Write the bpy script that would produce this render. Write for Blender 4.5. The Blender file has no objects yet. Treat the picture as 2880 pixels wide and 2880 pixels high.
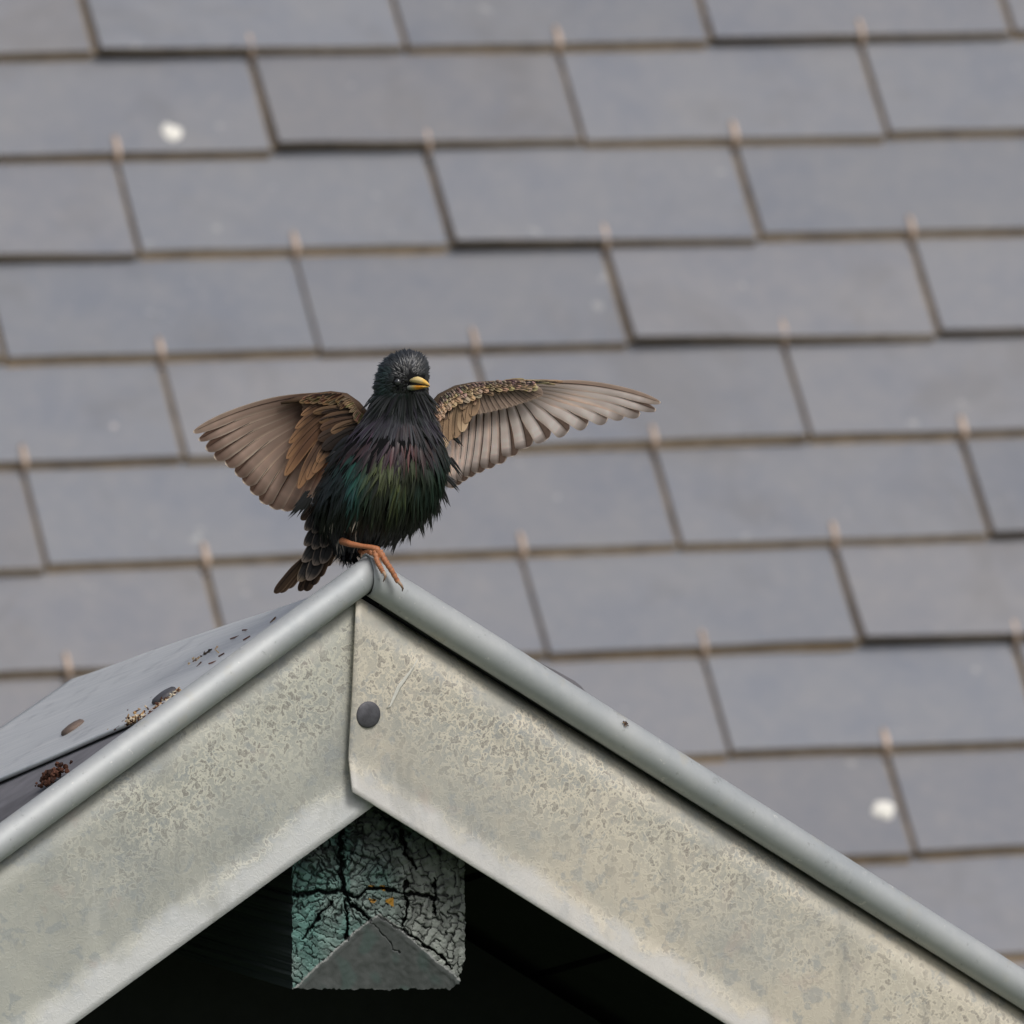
import bpy, math, random
import numpy as np
from mathutils import Vector, Matrix, noise
random.seed(7); rng = random.Random(11)
sc = bpy.context.scene
R = math.radians
# ------------------------------------------------------------ camera, world, sun, exposure
PITCH = R(6.37); DIST = 10.0; S = 0.75/2880          # metres per photo pixel at the gable apex
APEX = Vector((0, 0, 4.0)); APX = (1031, 1616)
cd = bpy.data.cameras.new('camera'); cam = bpy.data.objects.new('camera', cd); sc.collection.objects.link(cam)
cam.rotation_euler = (R(90)-PITCH, 0, 0)
RT = Vector((1, 0, 0)); FW = Vector((0, math.cos(PITCH), -math.sin(PITCH))); UP = Vector((0, math.sin(PITCH), math.cos(PITCH)))
CAM = APEX - RT*((APX[0]-1440)*S) - UP*((1440-APX[1])*S) - FW*DIST
cam.location = CAM
cd.sensor_width = 36; cd.lens = 36*DIST/0.75; cd.clip_start = 0.1; cd.clip_end = 400
cd.dof.use_dof = True; cd.dof.focus_distance = 10.0; cd.dof.aperture_fstop = (cd.lens/1000)/0.030; cd.dof.aperture_blades = 0
sc.camera = cam
SUN_EL, SUN_AZ = R(52), R(148)        # azimuth clockwise from +Y (the camera looks along +Y)
w = bpy.data.worlds.new('World'); sc.world = w; w.use_nodes = True
nt = w.node_tree; bg = nt.nodes['Background']; sky = nt.nodes.new('ShaderNodeTexSky'); sky.sky_type = 'NISHITA'
sky.sun_disc = False; sky.sun_elevation = SUN_EL; sky.sun_rotation = SUN_AZ; sky.air_density = 0.6; sky.dust_density = 4.0; sky.ozone_density = 0.6
hs = nt.nodes.new('ShaderNodeHueSaturation'); hs.inputs['Saturation'].default_value = .55      # thin high cloud
nt.links.new(sky.outputs[0], hs.inputs['Color']); nt.links.new(hs.outputs[0], bg.inputs[0]); bg.inputs[1].default_value = 0.11
sd = bpy.data.lights.new('sun', 'SUN'); sun = bpy.data.objects.new('sun', sd); sc.collection.objects.link(sun)
sd.energy = 1.45; sd.angle = R(20); sd.color = (1, .975, .93)
sv = Vector((math.sin(SUN_AZ)*math.cos(SUN_EL), math.cos(SUN_AZ)*math.cos(SUN_EL), math.sin(SUN_EL)))
sun.rotation_euler = sv.to_track_quat('Z', 'Y').to_euler()
sc.view_settings.view_transform = 'Standard'; sc.view_settings.look = 'None'; sc.view_settings.exposure = 0.12; sc.view_settings.gamma = 1
sc.cycles.use_denoising = True; sc.cycles.max_bounces = 8; sc.cycles.transparent_max_bounces = 8

# ------------------------------------------------------------ helpers
def P(px, py, d=0.0):
    """a point seen at photo pixel (px, py), d metres behind the apex distance"""
    D = DIST + d; k = D/DIST*S
    return CAM + RT*((px-1440)*k) + UP*((1440-py)*k) + FW*D
def ray(px, py): return (P(px, py)-CAM).normalized()
def onplane(px, py, p0, n):
    r = ray(px, py); return CAM + r*((p0-CAM).dot(n)/r.dot(n))
def link(ob, parent=None):
    sc.collection.objects.link(ob)
    if parent is not None:
        ob.parent = parent; ob.matrix_parent_inverse = Matrix.Translation(-parent.location)
    return ob
def tag(o, label=None, cat=None, group=None, kind=None):
    if label: o['label'] = label
    if cat: o['category'] = cat
    if group: o['group'] = group
    if kind: o['kind'] = kind
    return o
def empty(name, loc, label, cat, group=None):
    o = bpy.data.objects.new(name, None); o.empty_display_size = .02; o.location = loc; link(o); return tag(o, label, cat, group)
def lerp(a, b, t): return tuple(x+(y-x)*t for x, y in zip(a, b))
def sstep(a, b, x): t = max(0, min(1, (x-a)/(b-a))); return t*t*(3-2*t)
class MB:
    def __init__(s): s.v = []; s.f = []; s.c = []; s.uv = []
    def vert(s, p, col=(1, 1, 1), uv=(0, 0)):
        s.v.append(tuple(p)); s.c.append(tuple(col)+(1,)); s.uv.append(uv); return len(s.v)-1
    def grid(s, rows, cols=None, uvs=None, closed=False, flip=False):
        n = len(rows); m = len(rows[0]); base = len(s.v)
        for i in range(n):
            for j in range(m): s.vert(rows[i][j], cols[i][j] if cols else (1, 1, 1), uvs[i][j] if uvs else (0, 0))
        for i in range(n-1):
            for j in range(m if closed else m-1):
                a = base+i*m+j; b = base+i*m+(j+1) % m; c = base+(i+1)*m+(j+1) % m; d = base+(i+1)*m+j
                s.f.append((d, c, b, a) if flip else (a, b, c, d))
        return base
    def tube(s, pts, rad, seg=12, cols=None, cap=True, flat=1.0, flatdir=None):
        rows = []; cc = []
        prev = None
        for i, p in enumerate(pts):
            t = (pts[min(i+1, len(pts)-1)]-pts[max(i-1, 0)]).normalized()
            if flatdir is not None: a = flatdir - t*flatdir.dot(t)
            elif prev is not None: a = prev - t*prev.dot(t)
            else: a = t.orthogonal()
            a.normalize(); prev = a; b = t.cross(a)
            r = rad[i] if hasattr(rad, '__len__') else rad
            rows.append([p + a*(math.cos(2*math.pi*k/seg)*r*flat) + b*(math.sin(2*math.pi*k/seg)*r) for k in range(seg)])
            cc.append([cols[i] if cols else (1, 1, 1)]*seg)
        base = s.grid(rows, cc, closed=True)
        if cap:
            c0 = s.vert(pts[0], cc[0][0]); c1 = s.vert(pts[-1], cc[-1][0]); n = len(pts)
            for k in range(seg):
                s.f.append((base+(k+1) % seg, base+k, c0)); s.f.append((base+(n-1)*seg+k, base+(n-1)*seg+(k+1) % seg, c1))
    def box(s, o, a, b, c, col=(1, 1, 1)):
        """corner o and three edge vectors"""
        q = [s.vert(o+a*i+b*j+c*k, col) for k in (0, 1) for j in (0, 1) for i in (0, 1)]
        for f in ((0, 2, 3, 1), (4, 5, 7, 6), (0, 1, 5, 4), (2, 6, 7, 3), (0, 4, 6, 2), (1, 3, 7, 5)): s.f.append(tuple(q[i] for i in f))
    def build(s, name, mat, parent=None, smooth=True, recalc=False):
        me = bpy.data.meshes.new(name); me.from_pydata(s.v, [], s.f); me.update()
        at = me.color_attributes.new('Col', 'FLOAT_COLOR', 'POINT'); at.data.foreach_set('color', np.array(s.c, dtype=np.float32).ravel())
        uvl = me.uv_layers.new(name='UVMap'); li = np.zeros(len(me.loops), dtype=np.int32); me.loops.foreach_get('vertex_index', li)
        uvl.data.foreach_set('uv', np.array(s.uv, dtype=np.float32)[li].ravel())
        if smooth: me.polygons.foreach_set('use_smooth', [True]*len(me.polygons))
        me.materials.append(mat); ob = bpy.data.objects.new(name, me); link(ob, parent)
        if recalc:
            import bmesh
            bm = bmesh.new(); bm.from_mesh(me); bmesh.ops.recalc_face_normals(bm, faces=bm.faces); bm.to_mesh(me); bm.free()
        return ob
def bevel(ob, wd, seg=2):
    m = ob.modifiers.new('bevel', 'BEVEL'); m.width = wd; m.segments = seg; m.limit_method = 'ANGLE'; return ob
def solid(ob, t, off=-1):
    m = ob.modifiers.new('solid', 'SOLIDIFY'); m.thickness = t; m.offset = off; return ob
class NM:
    """small node-material helper"""
    def __init__(s, name):
        s.m = bpy.data.materials.new(name); s.m.use_nodes = True; s.t = s.m.node_tree; s.b = s.t.nodes['Principled BSDF']; s.out = s.t.nodes['Material Output']
    def n(s, typ, **kw):
        x = s.t.nodes.new(typ)
        for k, v in kw.items():
            if k.startswith('i_'):
                key = k[2:]; key = int(key) if key.isdigit() else key; x.inputs[key].default_value = v
            else: setattr(x, k, v)
        return x
    def l(s, a, b): s.t.links.new(a, b)
    def noise(s, co, scale, detail=4, rough=.55, dist=0):
        x = s.n('ShaderNodeTexNoise', i_Scale=scale, i_Detail=detail, i_Roughness=rough, i_Distortion=dist); s.l(co, x.inputs['Vector']); return x.outputs[0]
    def ramp(s, fac, stops):
        x = s.n('ShaderNodeValToRGB'); e = x.color_ramp.elements
        while len(e) < len(stops): e.new(.5)
        for i, (p, c) in enumerate(stops): e[i].position = p; e[i].color = (c if hasattr(c, '__len__') else (c, c, c))[:3]+(1,) if hasattr(c, '__len__') else (c, c, c, 1)
        s.l(fac, x.inputs[0]); return x.outputs[0]
    def math(s, op, a, b=None, c=None):
        x = s.n('ShaderNodeMath', operation=op)
        for i, q in enumerate((a, b, c)):
            if q is None: continue
            if isinstance(q, (int, float)): x.inputs[i].default_value = q
            else: s.l(q, x.inputs[i])
        return x.outputs[0]
    def mix(s, fac, a, b, blend='MIX'):
        x = s.n('ShaderNodeMix', data_type='RGBA', blend_type=blend)
        for i, q in ((0, fac), (6, a), (7, b)):
            if isinstance(q, (int, float)): x.inputs[i].default_value = q
            elif isinstance(q, tuple): x.inputs[i].default_value = q[:3]+(1,)
            else: s.l(q, x.inputs[i])
        return x.outputs[2]
    def obj(s): return s.n('ShaderNodeTexCoord').outputs['Object']
    def bump(s, h, strength=.3, dist=.001):
        x = s.n('ShaderNodeBump', i_Strength=strength, i_Distance=dist); s.l(h, x.inputs['Height']); s.l(x.outputs[0], s.b.inputs['Normal'])
    def set(s, rough=.5, metal=0.0, spec=.5, col=None):
        s.b.inputs['Roughness'].default_value = rough; s.b.inputs['Metallic'].default_value = metal; s.b.inputs['Specular IOR Level'].default_value = spec
        if col is not None:
            if isinstance(col, tuple): s.b.inputs['Base Color'].default_value = col+(1,)
            else: s.l(col, s.b.inputs['Base Color'])
        return s.m

# ------------------------------------------------------------ materials
def m_slate():
    k = NM('slate'); co = k.obj()
    c = k.ramp(k.noise(co, 9, 6, .62), [(.3, (.180, .191, .222)), (.5, (.206, .212, .234)), (.7, (.222, .224, .238))])
    c = k.mix(k.ramp(k.noise(co, 60, 5, .65), [(.45, 0.0), (.8, .35)]), c, (.30, .285, .28))
    c = k.mix(k.ramp(k.noise(co, 4.5, 7, .72, .6), [(.54, 0.0), (.66, .5)]), c, (.165, .165, .175))      # damp stains
    c = k.mix(k.ramp(k.noise(co, 38, 3, .5), [(.705, 0.0), (.74, .7)]), c, (.36, .36, .35))               # small lichen specks
    at = k.n('ShaderNodeAttribute', attribute_name='Col'); c = k.mix(1.0, c, at.outputs[0], 'MULTIPLY')
    k.bump(k.noise(co, 90, 6, .7), .35, .0006); return k.set(.72, 0, .35, c)
def m_edge():
    k = NM('slate_edge_dirt'); co = k.obj()
    c = k.ramp(k.noise(co, 35, 5, .65), [(.3, (.26, .20, .14)), (.5, (.42, .32, .215)), (.75, (.52, .42, .32))])
    at = k.n('ShaderNodeAttribute', attribute_name='Col'); c = k.mix(1.0, c, at.outputs[0], 'MULTIPLY')
    k.bump(k.noise(co, 300, 4), .5, .001); return k.set(.95, 0, .2, c)
def m_fascia(name, seed, warm):
    k = NM(name); tc = k.n('ShaderNodeTexCoord'); co = tc.outputs['Object']
    mp = k.n('ShaderNodeMapping'); mp.inputs['Location'].default_value = (seed, seed*1.7, 0); k.l(co, mp.inputs[0]); co = mp.outputs[0]
    sep = k.n('ShaderNodeSeparateXYZ'); k.l(tc.outputs['UV'], sep.inputs[0]); v = sep.outputs[1]
    big = k.noise(co, 9, 4, .6); mid = k.noise(co, 40, 5, .65)
    # the zinc itself: grey-green, patchy, worn brighter in places
    huge = k.noise(co, 3.2, 5, .65, .8)
    base = k.ramp(big, [(.30, (.385, .40, .385)), (.52, (.47, .47, .435)), (.75, (.44, .455, .445))])
    base = k.mix(k.ramp(mid, [(.4, 0.0), (.7, .6)]), base, (.55, .54, .48))
    base = k.mix(k.ramp(huge, [(.48, 0.0), (.60, .8)]), base, (.66, .61, .51) if warm else (.57, .565, .51))
    base = k.mix(k.ramp(huge, [(.38, .7), (.47, 0.0)]), base, (.34, .355, .35))
    base = k.mix(k.ramp(k.noise(co, 75, 3, .6, .4), [(.56, 0.0), (.60, .55)]), base, (.36, .385, .40))
    base = k.mix(k.ramp(k.noise(co, 31, 4, .6, .4), [(.60, 0.0), (.68, .45)]), base, (.50, .43, .39))
    # crust of pale rings with brown-grey cores
    wv = k.n('ShaderNodeTexNoise', i_Scale=120, i_Detail=2); k.l(co, wv.inputs['Vector'])
    off = k.n('ShaderNodeVectorMath', operation='MULTIPLY_ADD'); k.l(wv.outputs[1], off.inputs[0]); off.inputs[1].default_value = (.006, .006, .006); k.l(co, off.inputs[2])
    n1 = k.n('ShaderNodeTexNoise', i_Scale=190, i_Detail=2.5, i_Roughness=.55); k.l(off.outputs[0], n1.inputs['Vector'])
    ring = k.ramp(k.math('ABSOLUTE', k.math('SUBTRACT', n1.outputs[0], .52)), [(.0, 1.0), (.03, 1.0), (.06, 0.0)])
    core = k.ramp(n1.outputs[0], [(.555, 0.0), (.60, 1.0)])
    n2 = k.n('ShaderNodeTexNoise', i_Scale=460, i_Detail=3, i_Roughness=.6); k.l(off.outputs[0], n2.inputs['Vector'])
    ring2 = k.ramp(k.math('ABSOLUTE', k.math('SUBTRACT', n2.outputs[0], .5)), [(.0, 1.0), (.025, .8), (.06, 0.0)])
    vn = k.math('ADD', v, k.math('MULTIPLY', k.math('SUBTRACT', k.noise(co, 22, 4, .6), .5), .55))
    dens = k.ramp(vn, [(.05, .15), (.16, .95), (.38, .9), (.60, .30), (.76, .22), (.815, .75), (.86, .22), (1.0, .08)])
    dens = k.math('MULTIPLY', dens, k.ramp(k.noise(co, 6, 5, .7), [(.36, .12), (.56, 1.0)]))
    cream = k.mix(k.noise(co, 15), (.68, .66, .57), (.82, .75, .62) if warm else (.77, .74, .64))
    c = k.mix(k.math('MULTIPLY', dens, k.math('MULTIPLY', core, .75)), base, (.30, .275, .245))
    c = k.mix(k.math('MULTIPLY', dens, k.math('MAXIMUM', ring, k.math('MULTIPLY', ring2, .6))), c, cream)
    # the folded lower lip: smooth zinc, painted lighter where the bend catches light
    lip = k.ramp(vn, [(.80, 0.0), (.90, .75)])
    c = k.mix(lip, c, k.mix(k.noise(co, 60, 5), (.54, .55, .56), (.64, .64, .63)))
    # long stains down the slope and dark damp marks
    mr = k.n('ShaderNodeMapping'); mr.inputs['Scale'].default_value = (34, 34, 7); k.l(co, mr.inputs[0])
    run = k.ramp(k.noise(mr.outputs[0], 1.0, 5, .7), [(.56, 0.0), (.70, .40)]); c = k.mix(run, c, (.33, .335, .32))
    run2 = k.ramp(k.noise(mr.outputs[0], 1.7, 4, .6), [(.62, 0.0), (.72, .35)]); c = k.mix(run2, c, (.66, .65, .60))
    st = k.ramp(k.noise(co, 26, 5, .7, .5), [(.60, 0.0), (.70, .35)])
    c = k.mix(st, c, (.31, .31, .295))
    if warm: c = k.mix(1.0, c, (.93, .915, .89), 'MULTIPLY')
    else: c = k.mix(1.0, c, (.85, .862, .85), 'MULTIPLY')
    k.bump(k.math('ADD', ring, k.math('MULTIPLY', mid, .6)), .22, .0005)
    return k.set(.55, .15, .4, c)
def m_roll():
    k = NM('zinc_roll'); co = k.obj()
    c = k.ramp(k.noise(co, 14, 5, .6), [(.3, (.38, .405, .42)), (.7, (.49, .505, .505))])
    c = k.mix(k.ramp(k.noise(co, 70, 6, .7), [(.5, 0.0), (.8, .5)]), c, (.56, .57, .56))
    c = k.mix(k.ramp(k.noise(co, 33, 5, .6), [(.58, 0.0), (.70, .6)]), c, (.46, .44, .37))
    c = k.mix(k.ramp(k.noise(co, 110, 6, .75), [(.60, 0.0), (.68, .55)]), c, (.22, .225, .22))
    c = k.mix(k.ramp(k.noise(co, 150, 3, .6), [(.68, 0.0), (.72, .8)]), c, (.62, .62, .60))
    k.bump(k.noise(co, 25, 3), .25, .002)
    return k.set(.60, .32, .45, c)
def m_sheet():
    k = NM('zinc_sheet'); tc = k.n('ShaderNodeTexCoord')
    mp = k.n('ShaderNodeMapping'); k.l(tc.outputs['UV'], mp.inputs[0]); mp.inputs['Scale'].default_value = (3, 60, 1)
    c = k.ramp(k.noise(mp.outputs[0], 1.6, 6, .6), [(.25, (.54, .565, .58)), (.5, (.70, .72, .73)), (.72, (.88, .88, .87))])
    c = k.mix(k.ramp(k.noise(k.obj(), 40, 5, .6), [(.55, 0.0), (.75, .5)]), c, (.30, .32, .35))
    k.bump(k.noise(mp.outputs[0], 2, 3), .15, .001)
    return k.set(.38, .35, .6, c)
def m_attr(name, rough=.5, spec=.4, sheen=0, transl=0.0, bump=0):
    k = NM(name); at = k.n('ShaderNodeAttribute', attribute_name='Col'); m = k.set(rough, 0, spec, at.outputs[0])
    if sheen: k.b.inputs['Sheen Weight'].default_value = sheen; k.b.inputs['Sheen Roughness'].default_value = .4
    if bump: k.bump(k.noise(k.obj(), 900, 4), bump, .0005)
    if transl:
        tr = k.n('ShaderNodeBsdfTranslucent'); mx = k.n('ShaderNodeMixShader', i_0=transl)
        c2 = k.mix(1.0, at.outputs[0], (1.35, 1.2, 1.08), 'MULTIPLY'); k.l(c2, tr.inputs[0]); k.l(k.b.outputs[0], mx.inputs[1]); k.l(tr.outputs[0], mx.inputs[2]); k.l(mx.outputs[0], k.out.inputs[0])
    return m
def m_plain(name, col, rough=.6, metal=0, nscale=50, var=.3, spec=.4):
    k = NM(name); a = tuple(x*(1-var) for x in col); b = tuple(min(1, x*(1+var)) for x in col)
    c = k.ramp(k.noise(k.obj(), nscale, 5, .6), [(.3, a), (.7, b)]); k.bump(k.noise(k.obj(), nscale*3, 4), .3, .0008); return k.set(rough, metal, spec, c)
SLATE = m_slate(); EDGE = m_edge(); FASL = m_fascia('weathered_zinc', 0.0, False); FASR = m_fascia('weathered_zinc_warm', 3.1, True)
ROLL = m_roll(); SHEET = m_sheet(); PLUME = m_attr('plumage', .34, .5, .02); QUILL = m_attr('flight_feather', .55, .3, 0, .6)
COVERT = m_attr('covert_feather', .6, .3, 0, .25); HORN = m_attr('beak_horn', .35, .5); SKIN = m_attr('leg_skin', .55, .4, bump=.4)
WOOD = m_attr('painted_end_grain', .6, .35, bump=.3); DARK = m_plain('shade_black_wood', (.012, .014, .014), .8, var=.2)  # DARK: near-black colour stands in for the shade under the gable roof
EYE = m_plain('eye', (.03, .031, .034), .18, var=.1, spec=.8); CAPM = m_plain('screw_cap', (.085, .085, .095), .6, .2, 120, .35)
CAPB = m_plain('rusty_screw_cap', (.15, .11, .09), .7, .1, 120, .35); HOOK = m_plain('hook_metal', (.54, .41, .32), .5, .15, 60, .45)
WALL = m_plain('render', (.35, .33, .30), .9); GRASS = m_plain('grass', (.05, .08, .03), .95, 0, 3, .4)
DROP = m_plain('chalky_white', (.80, .78, .72), .9, 0, 200, .06); MOSS = m_attr('debris', .9, .2)

# ------------------------------------------------------------ setting: lawn far below, house wall under the slate roof
g = MB(); g.grid([[Vector((x, y, -1.2)) for x in (-150, 150)] for y in (-150, 150)]); tag(g.build('ground', GRASS), kind='structure')

# ------------------------------------------------------------ the slate roof behind
PSI, TH, SW, SE = .287811, .840878, .340744, .131897
U = Vector((math.cos(PSI), math.sin(PSI), 0)); Bk = Vector((-math.sin(PSI), math.cos(PSI), 0)); V = Bk*math.cos(TH)+Vector((0, 0, 1))*math.sin(TH); NRM = U.cross(V)
T = .0125
SP0 = P(705.68, 142.86, 4.5) - NRM*(T*3.3)
roof = empty('slate_roof', SP0-V*SE*20+NRM*-.02, 'grey slate roof behind the starling, held by small metal hooks', 'roof')
sl = MB(); ed = MB()
def slate(r, c):
    gap = .0036
    o = SP0 + U*(c*SW+gap) - V*(SE*(r+1)) + NRM*.001
    wd = SW-2*gap; L = 2.25*SE
    lift = [rng.uniform(0, .0012), rng.uniform(0, .0012)]
    if (r, c) in ((-1, -.5), (0, 0), (1, .5), (2, 1), (5, 1.5), (1, -1.5)): lift = [.0085, .001]
    elif rng.random() < .18: lift[rng.randint(0, 1)] += .003
    dx = rng.uniform(-.0015, .0015); dv = rng.uniform(-.0022, .0022); rot = rng.uniform(-.003, .003)
    tone = rng.uniform(.92, 1.06); tint = rng.uniform(-.025, .02); col = (tone+tint, tone, tone-tint)
    nu = 14; nv = 6
    def pt(i, j, top):
        a = i/nu; b = j/nv
        wob = .0012*noise.noise(Vector((r*3.1+a*4, c*2.3, 0))) if j == 0 else 0
        wb2 = .0006*noise.noise(Vector((r*1.7, c*5.3, b*5+(9 if i == 0 else 0)))) if i in (0, nu) else 0
        h = 2.5*T*(1-b*L/(2.35*SE)) + (lift[0]*(1-a)+lift[1]*a)*(1-b)**2 + (T if top else 0)
        h += .0006*noise.noise(Vector((r*7.7+a*2, c*4.1, b*2)))
        return o + U*(a*wd+dx+wb2) + V*(b*L+dv+wob+rot*a*wd*4) + NRM*h
    top = [[pt(i, j, 1) for i in range(nu+1)] for j in range(nv+1)]
    sl.grid(top, [[col]*(nu+1)]*(nv+1))
    # the cut edges, dirty brown along the bottom, greyer at the sides
    def strip(tp, bt, cl):
        ed.grid([bt, tp], [[cl]*len(tp)]*2)
    d = rng.uniform(.75, 1.2); dk = lift[0] > .003
    front_t = top[0]; front_b = [pt(i, 0, 0) for i in range(nu+1)]
    n = nu+1
    cl = [(d*(.35+.65*min(1, i/nu*1.3)),)*3 if dk else (d, d, d) for i in range(n)]  # shadow at the lifted corner painted into the edge colour
    ed.grid([front_b, front_t], [cl, cl])
    strip([pt(0, j, 1) for j in range(nv, -1, -1)], [pt(0, j, 0) for j in range(nv, -1, -1)], (.62, .62, .66))
    strip([pt(nu, j, 1) for j in range(nv+1)], [pt(nu, j, 0) for j in range(nv+1)], (.62, .62, .66))
    # packed dirt part-way up the joint on the left of the slate
    jl = [[o + U*(dx-2*gap-.001+q_*(2*gap+.002)) + V*(b_*SE*1.02+.001) + NRM*(2.5*T*(1-b_*SE/(2.35*SE))+T*(.35+.25*noise.noise(Vector((r*3+b_*7, c*5, q_))))) for q_ in (0, .5, 1)] for b_ in [i_/6 for i_ in range(7)]]
    ed.grid(jl, [[(.62, .66, .72)]*3]*7)
    # a little dirt and moss collected against the slate below
    if not dk:
        q = rng.uniform(.002, .005)
        a_ = [p_ - NRM*.0000 for p_ in front_b]; b_ = [p_ - V*q*(.6+.8*abs(noise.noise(p_*60))) + NRM*(-.0012) for p_ in front_b]
        m_ = [(x+y)/2 + NRM*.0022 for x, y in zip(a_, b_)]
        ed.grid([b_, m_, a_], [[(d*.9, d*.9, d*.9)]*n]*3)
tag(roof, kind='thing'); hooks = []
for r in range(-9, 18):
    off = 0 if r % 2 == 0 else -.5
    for c in range(-5, 9):
        slate(r, c+off)
        hooks.append((r, c+off))
sl.build('slates', SLATE, roof)
ed.build('slate_edges', EDGE, roof)
ub = MB(); ub.box(SP0 - U*SW*7 - V*SE*19.5 - NRM*.05, U*SW*17, V*SE*31, NRM*.049, (.8, .8, .85)); ub.build('roof_boarding', m_plain('weathered_underlay', (.20, .17, .14), .9), roof, smooth=False)
def hook_mesh(r, c):
    h = MB(); p = SP0 + U*(c*SW) - V*(SE*r)          # on the lower edge of row r-1, over the joint of row r
    z0 = 2.5*T+T
    pts = [p - V*.004 + NRM*(1.2*T), p - V*.0065 + NRM*(z0*.75), p - V*.004 + NRM*(z0+.0025), p + V*.006 + NRM*(z0+.0026), p + V*.015 + NRM*(z0+.0018), p + V*.0205 + NRM*(z0+.0008)]
    h.tube(pts, [.0024, .0026, .0028, .0030, .0028, .0020], 8, cols=None)
    return h
for r, c in hooks:
    q = SP0 + U*(c*SW) - V*(SE*r) - CAM; d = q.dot(FW); x = 1440+q.dot(RT)/d*DIST/S; y = 1440-q.dot(UP)/d*DIST/S
    if -250 < x < 3130 and -250 < y < 3130 and rng.random() > -.1 and not (y > 1900 and x < 2000 and x > 300 and y > 2100): hook_mesh(r, c).build('slate_hook', HOOK, roof)
# house wall carrying the eave and the far slope
hw = MB(); e0 = SP0 - V*SE*19.2; e1 = Bk*.25
hw.box(e0 - U*SW*6.6 + Bk*.2 - Vector((0, 0, 5.2+(e0.z-4.0))), U*SW*16.2, Bk*3.2, Vector((0, 0, 5.0+(e0.z-4.0)-.02)))
wl = hw.build('house_wall', WALL, smooth=False); tag(wl, 'pale rendered house wall standing below the slate roof', 'wall', kind='thing')

# spots on the slates
def on_slates(px, py): return onplane(px, py, SP0 + NRM*(T*3.15), NRM)
def splat(px, py, rpx, name, label, grp, mat=DROP, flat=.35, seed=0, thick=.62):
    rr = rpx*S*1.45; m = MB(); rows = []; c = on_slates(px, py); n = 26
    for i in range(7):
        f = i/6; row = []
        for j in range(n):
            a = 2*math.pi*j/n; k = 1+.28*noise.noise(Vector((math.cos(a)*1.3+seed, math.sin(a)*1.3, 0)))+.12*noise.noise(Vector((math.cos(a)*4+seed, math.sin(a)*4, 5)))
            row.append(U*(math.cos(a)*rr*k*math.sin(f*math.pi/2)) + V*(math.sin(a)*rr*1.05*k*math.sin(f*math.pi/2)) + NRM*(rr*thick*math.cos(f*math.pi/2)))
        rows.append(row)
    m.grid(rows, closed=True)
    ob = m.build(name, mat); ob.location = c
    tag(ob, label, 'bird dropping', grp)
PALE = m_plain('faded_dropping', (.42, .40, .40), .9, 0, 200, .06)
splat(481, 380, 33, 'bird_dropping', 'large round chalk-white dropping on the slates near the upper left corner', 'droppings on the slates', seed=1)
splat(2484, 2282, 33, 'bird_dropping', 'ragged chalk-white dropping beside a slate joint above the right verge roll', 'droppings on the slates', seed=5)
splat(42, 686, 16, 'bird_dropping', 'small faded dropping at the left edge of the slates', 'droppings on the slates', PALE, seed=9)
splat(320, 1204, 15, 'bird_dropping', 'faint small dropping on the slates to the left of the starling', 'droppings on the slates', PALE, seed=12, thick=.3)
splat(2012, 52, 26, 'bird_dropping', 'faint pinkish dropping on the topmost slates in view', 'droppings on the slates', PALE, seed=15, thick=.3)

# ------------------------------------------------------------ the small gable roof in front
PHI = R(26.7)
G = Vector((math.cos(PHI), math.sin(PHI), 0)); GB = Vector((-math.sin(PHI), math.cos(PHI), 0)); GN = -GB      # right along the gable, back, front normal
def gp(px, py, back=0.0): return onplane(px, py, APEX + GB*back, GB)
gable = empty('gable_roof', gp(1031, 2229, .03), 'small zinc-edged gable roof with rolled verge under the perched starling', 'roof')
tag(gable, kind='thing')
# verge rolls
def line_pts(x0, y0, x1, y1, n, back=0):
    return [gp(x0+(x1-x0)*i/n, y0+(y1-y0)*i/n, back) for i in range(n+1)]
def roll(pts, rad, name, cut, seg=40):
    m = MB(); ax = (pts[-1]-pts[0]).normalized(); up = GN.cross(ax).normalized(); rows = []
    for i, p in enumerate(pts):
        row = []
        rr = rad*(1+.018*noise.noise(p*14)+.012*noise.noise(p*45))
        for j in range(seg):
            a = 2*math.pi*j/seg; o = GN*(math.cos(a)*rr) + up*(math.sin(a)*rr); q = p+o
            if i == 0:      # mitre with the vertical plane through the apex
                dd = (q-APEX).dot(G) - cut
                q = q - ax*(dd/ax.dot(G))
            row.append(q)
        rows.append(row)
    m.grid(rows, closed=True); ob = m.build(name, ROLL, gable, recalc=True); solid(ob, .0008); return ob
lp = line_pts(1031, 1616, -700, 1616+.731*1731, 60); roll(lp, .0116, 'verge_roll', .0012)['label'] = 'left verge roll, thinner and bluer'
rp = line_pts(1031, 1616, 3700, 1616+.632*2669, 80); roll(rp, .0132, 'verge_roll', -.0)
# the lapped lip of the right roll over the left one
m = MB(); axr = (rp[-1]-rp[0]).normalized(); upr = GN.cross(axr).normalized(); axl = (lp[-1]-lp[0]).normalized(); upl = GN.cross(axl).normalized()
# a ball of folded metal closing the mitre
rows = []
for i in range(17):
    el = math.pi*(i/16-.5); rows.append([APEX + (GN*math.cos(a)+G*math.sin(a))*(math.cos(el)*.0112) + Vector((0, 0, 1))*(math.sin(el)*.0112) for a in [2*math.pi*j/32 for j in range(32)]])
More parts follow.
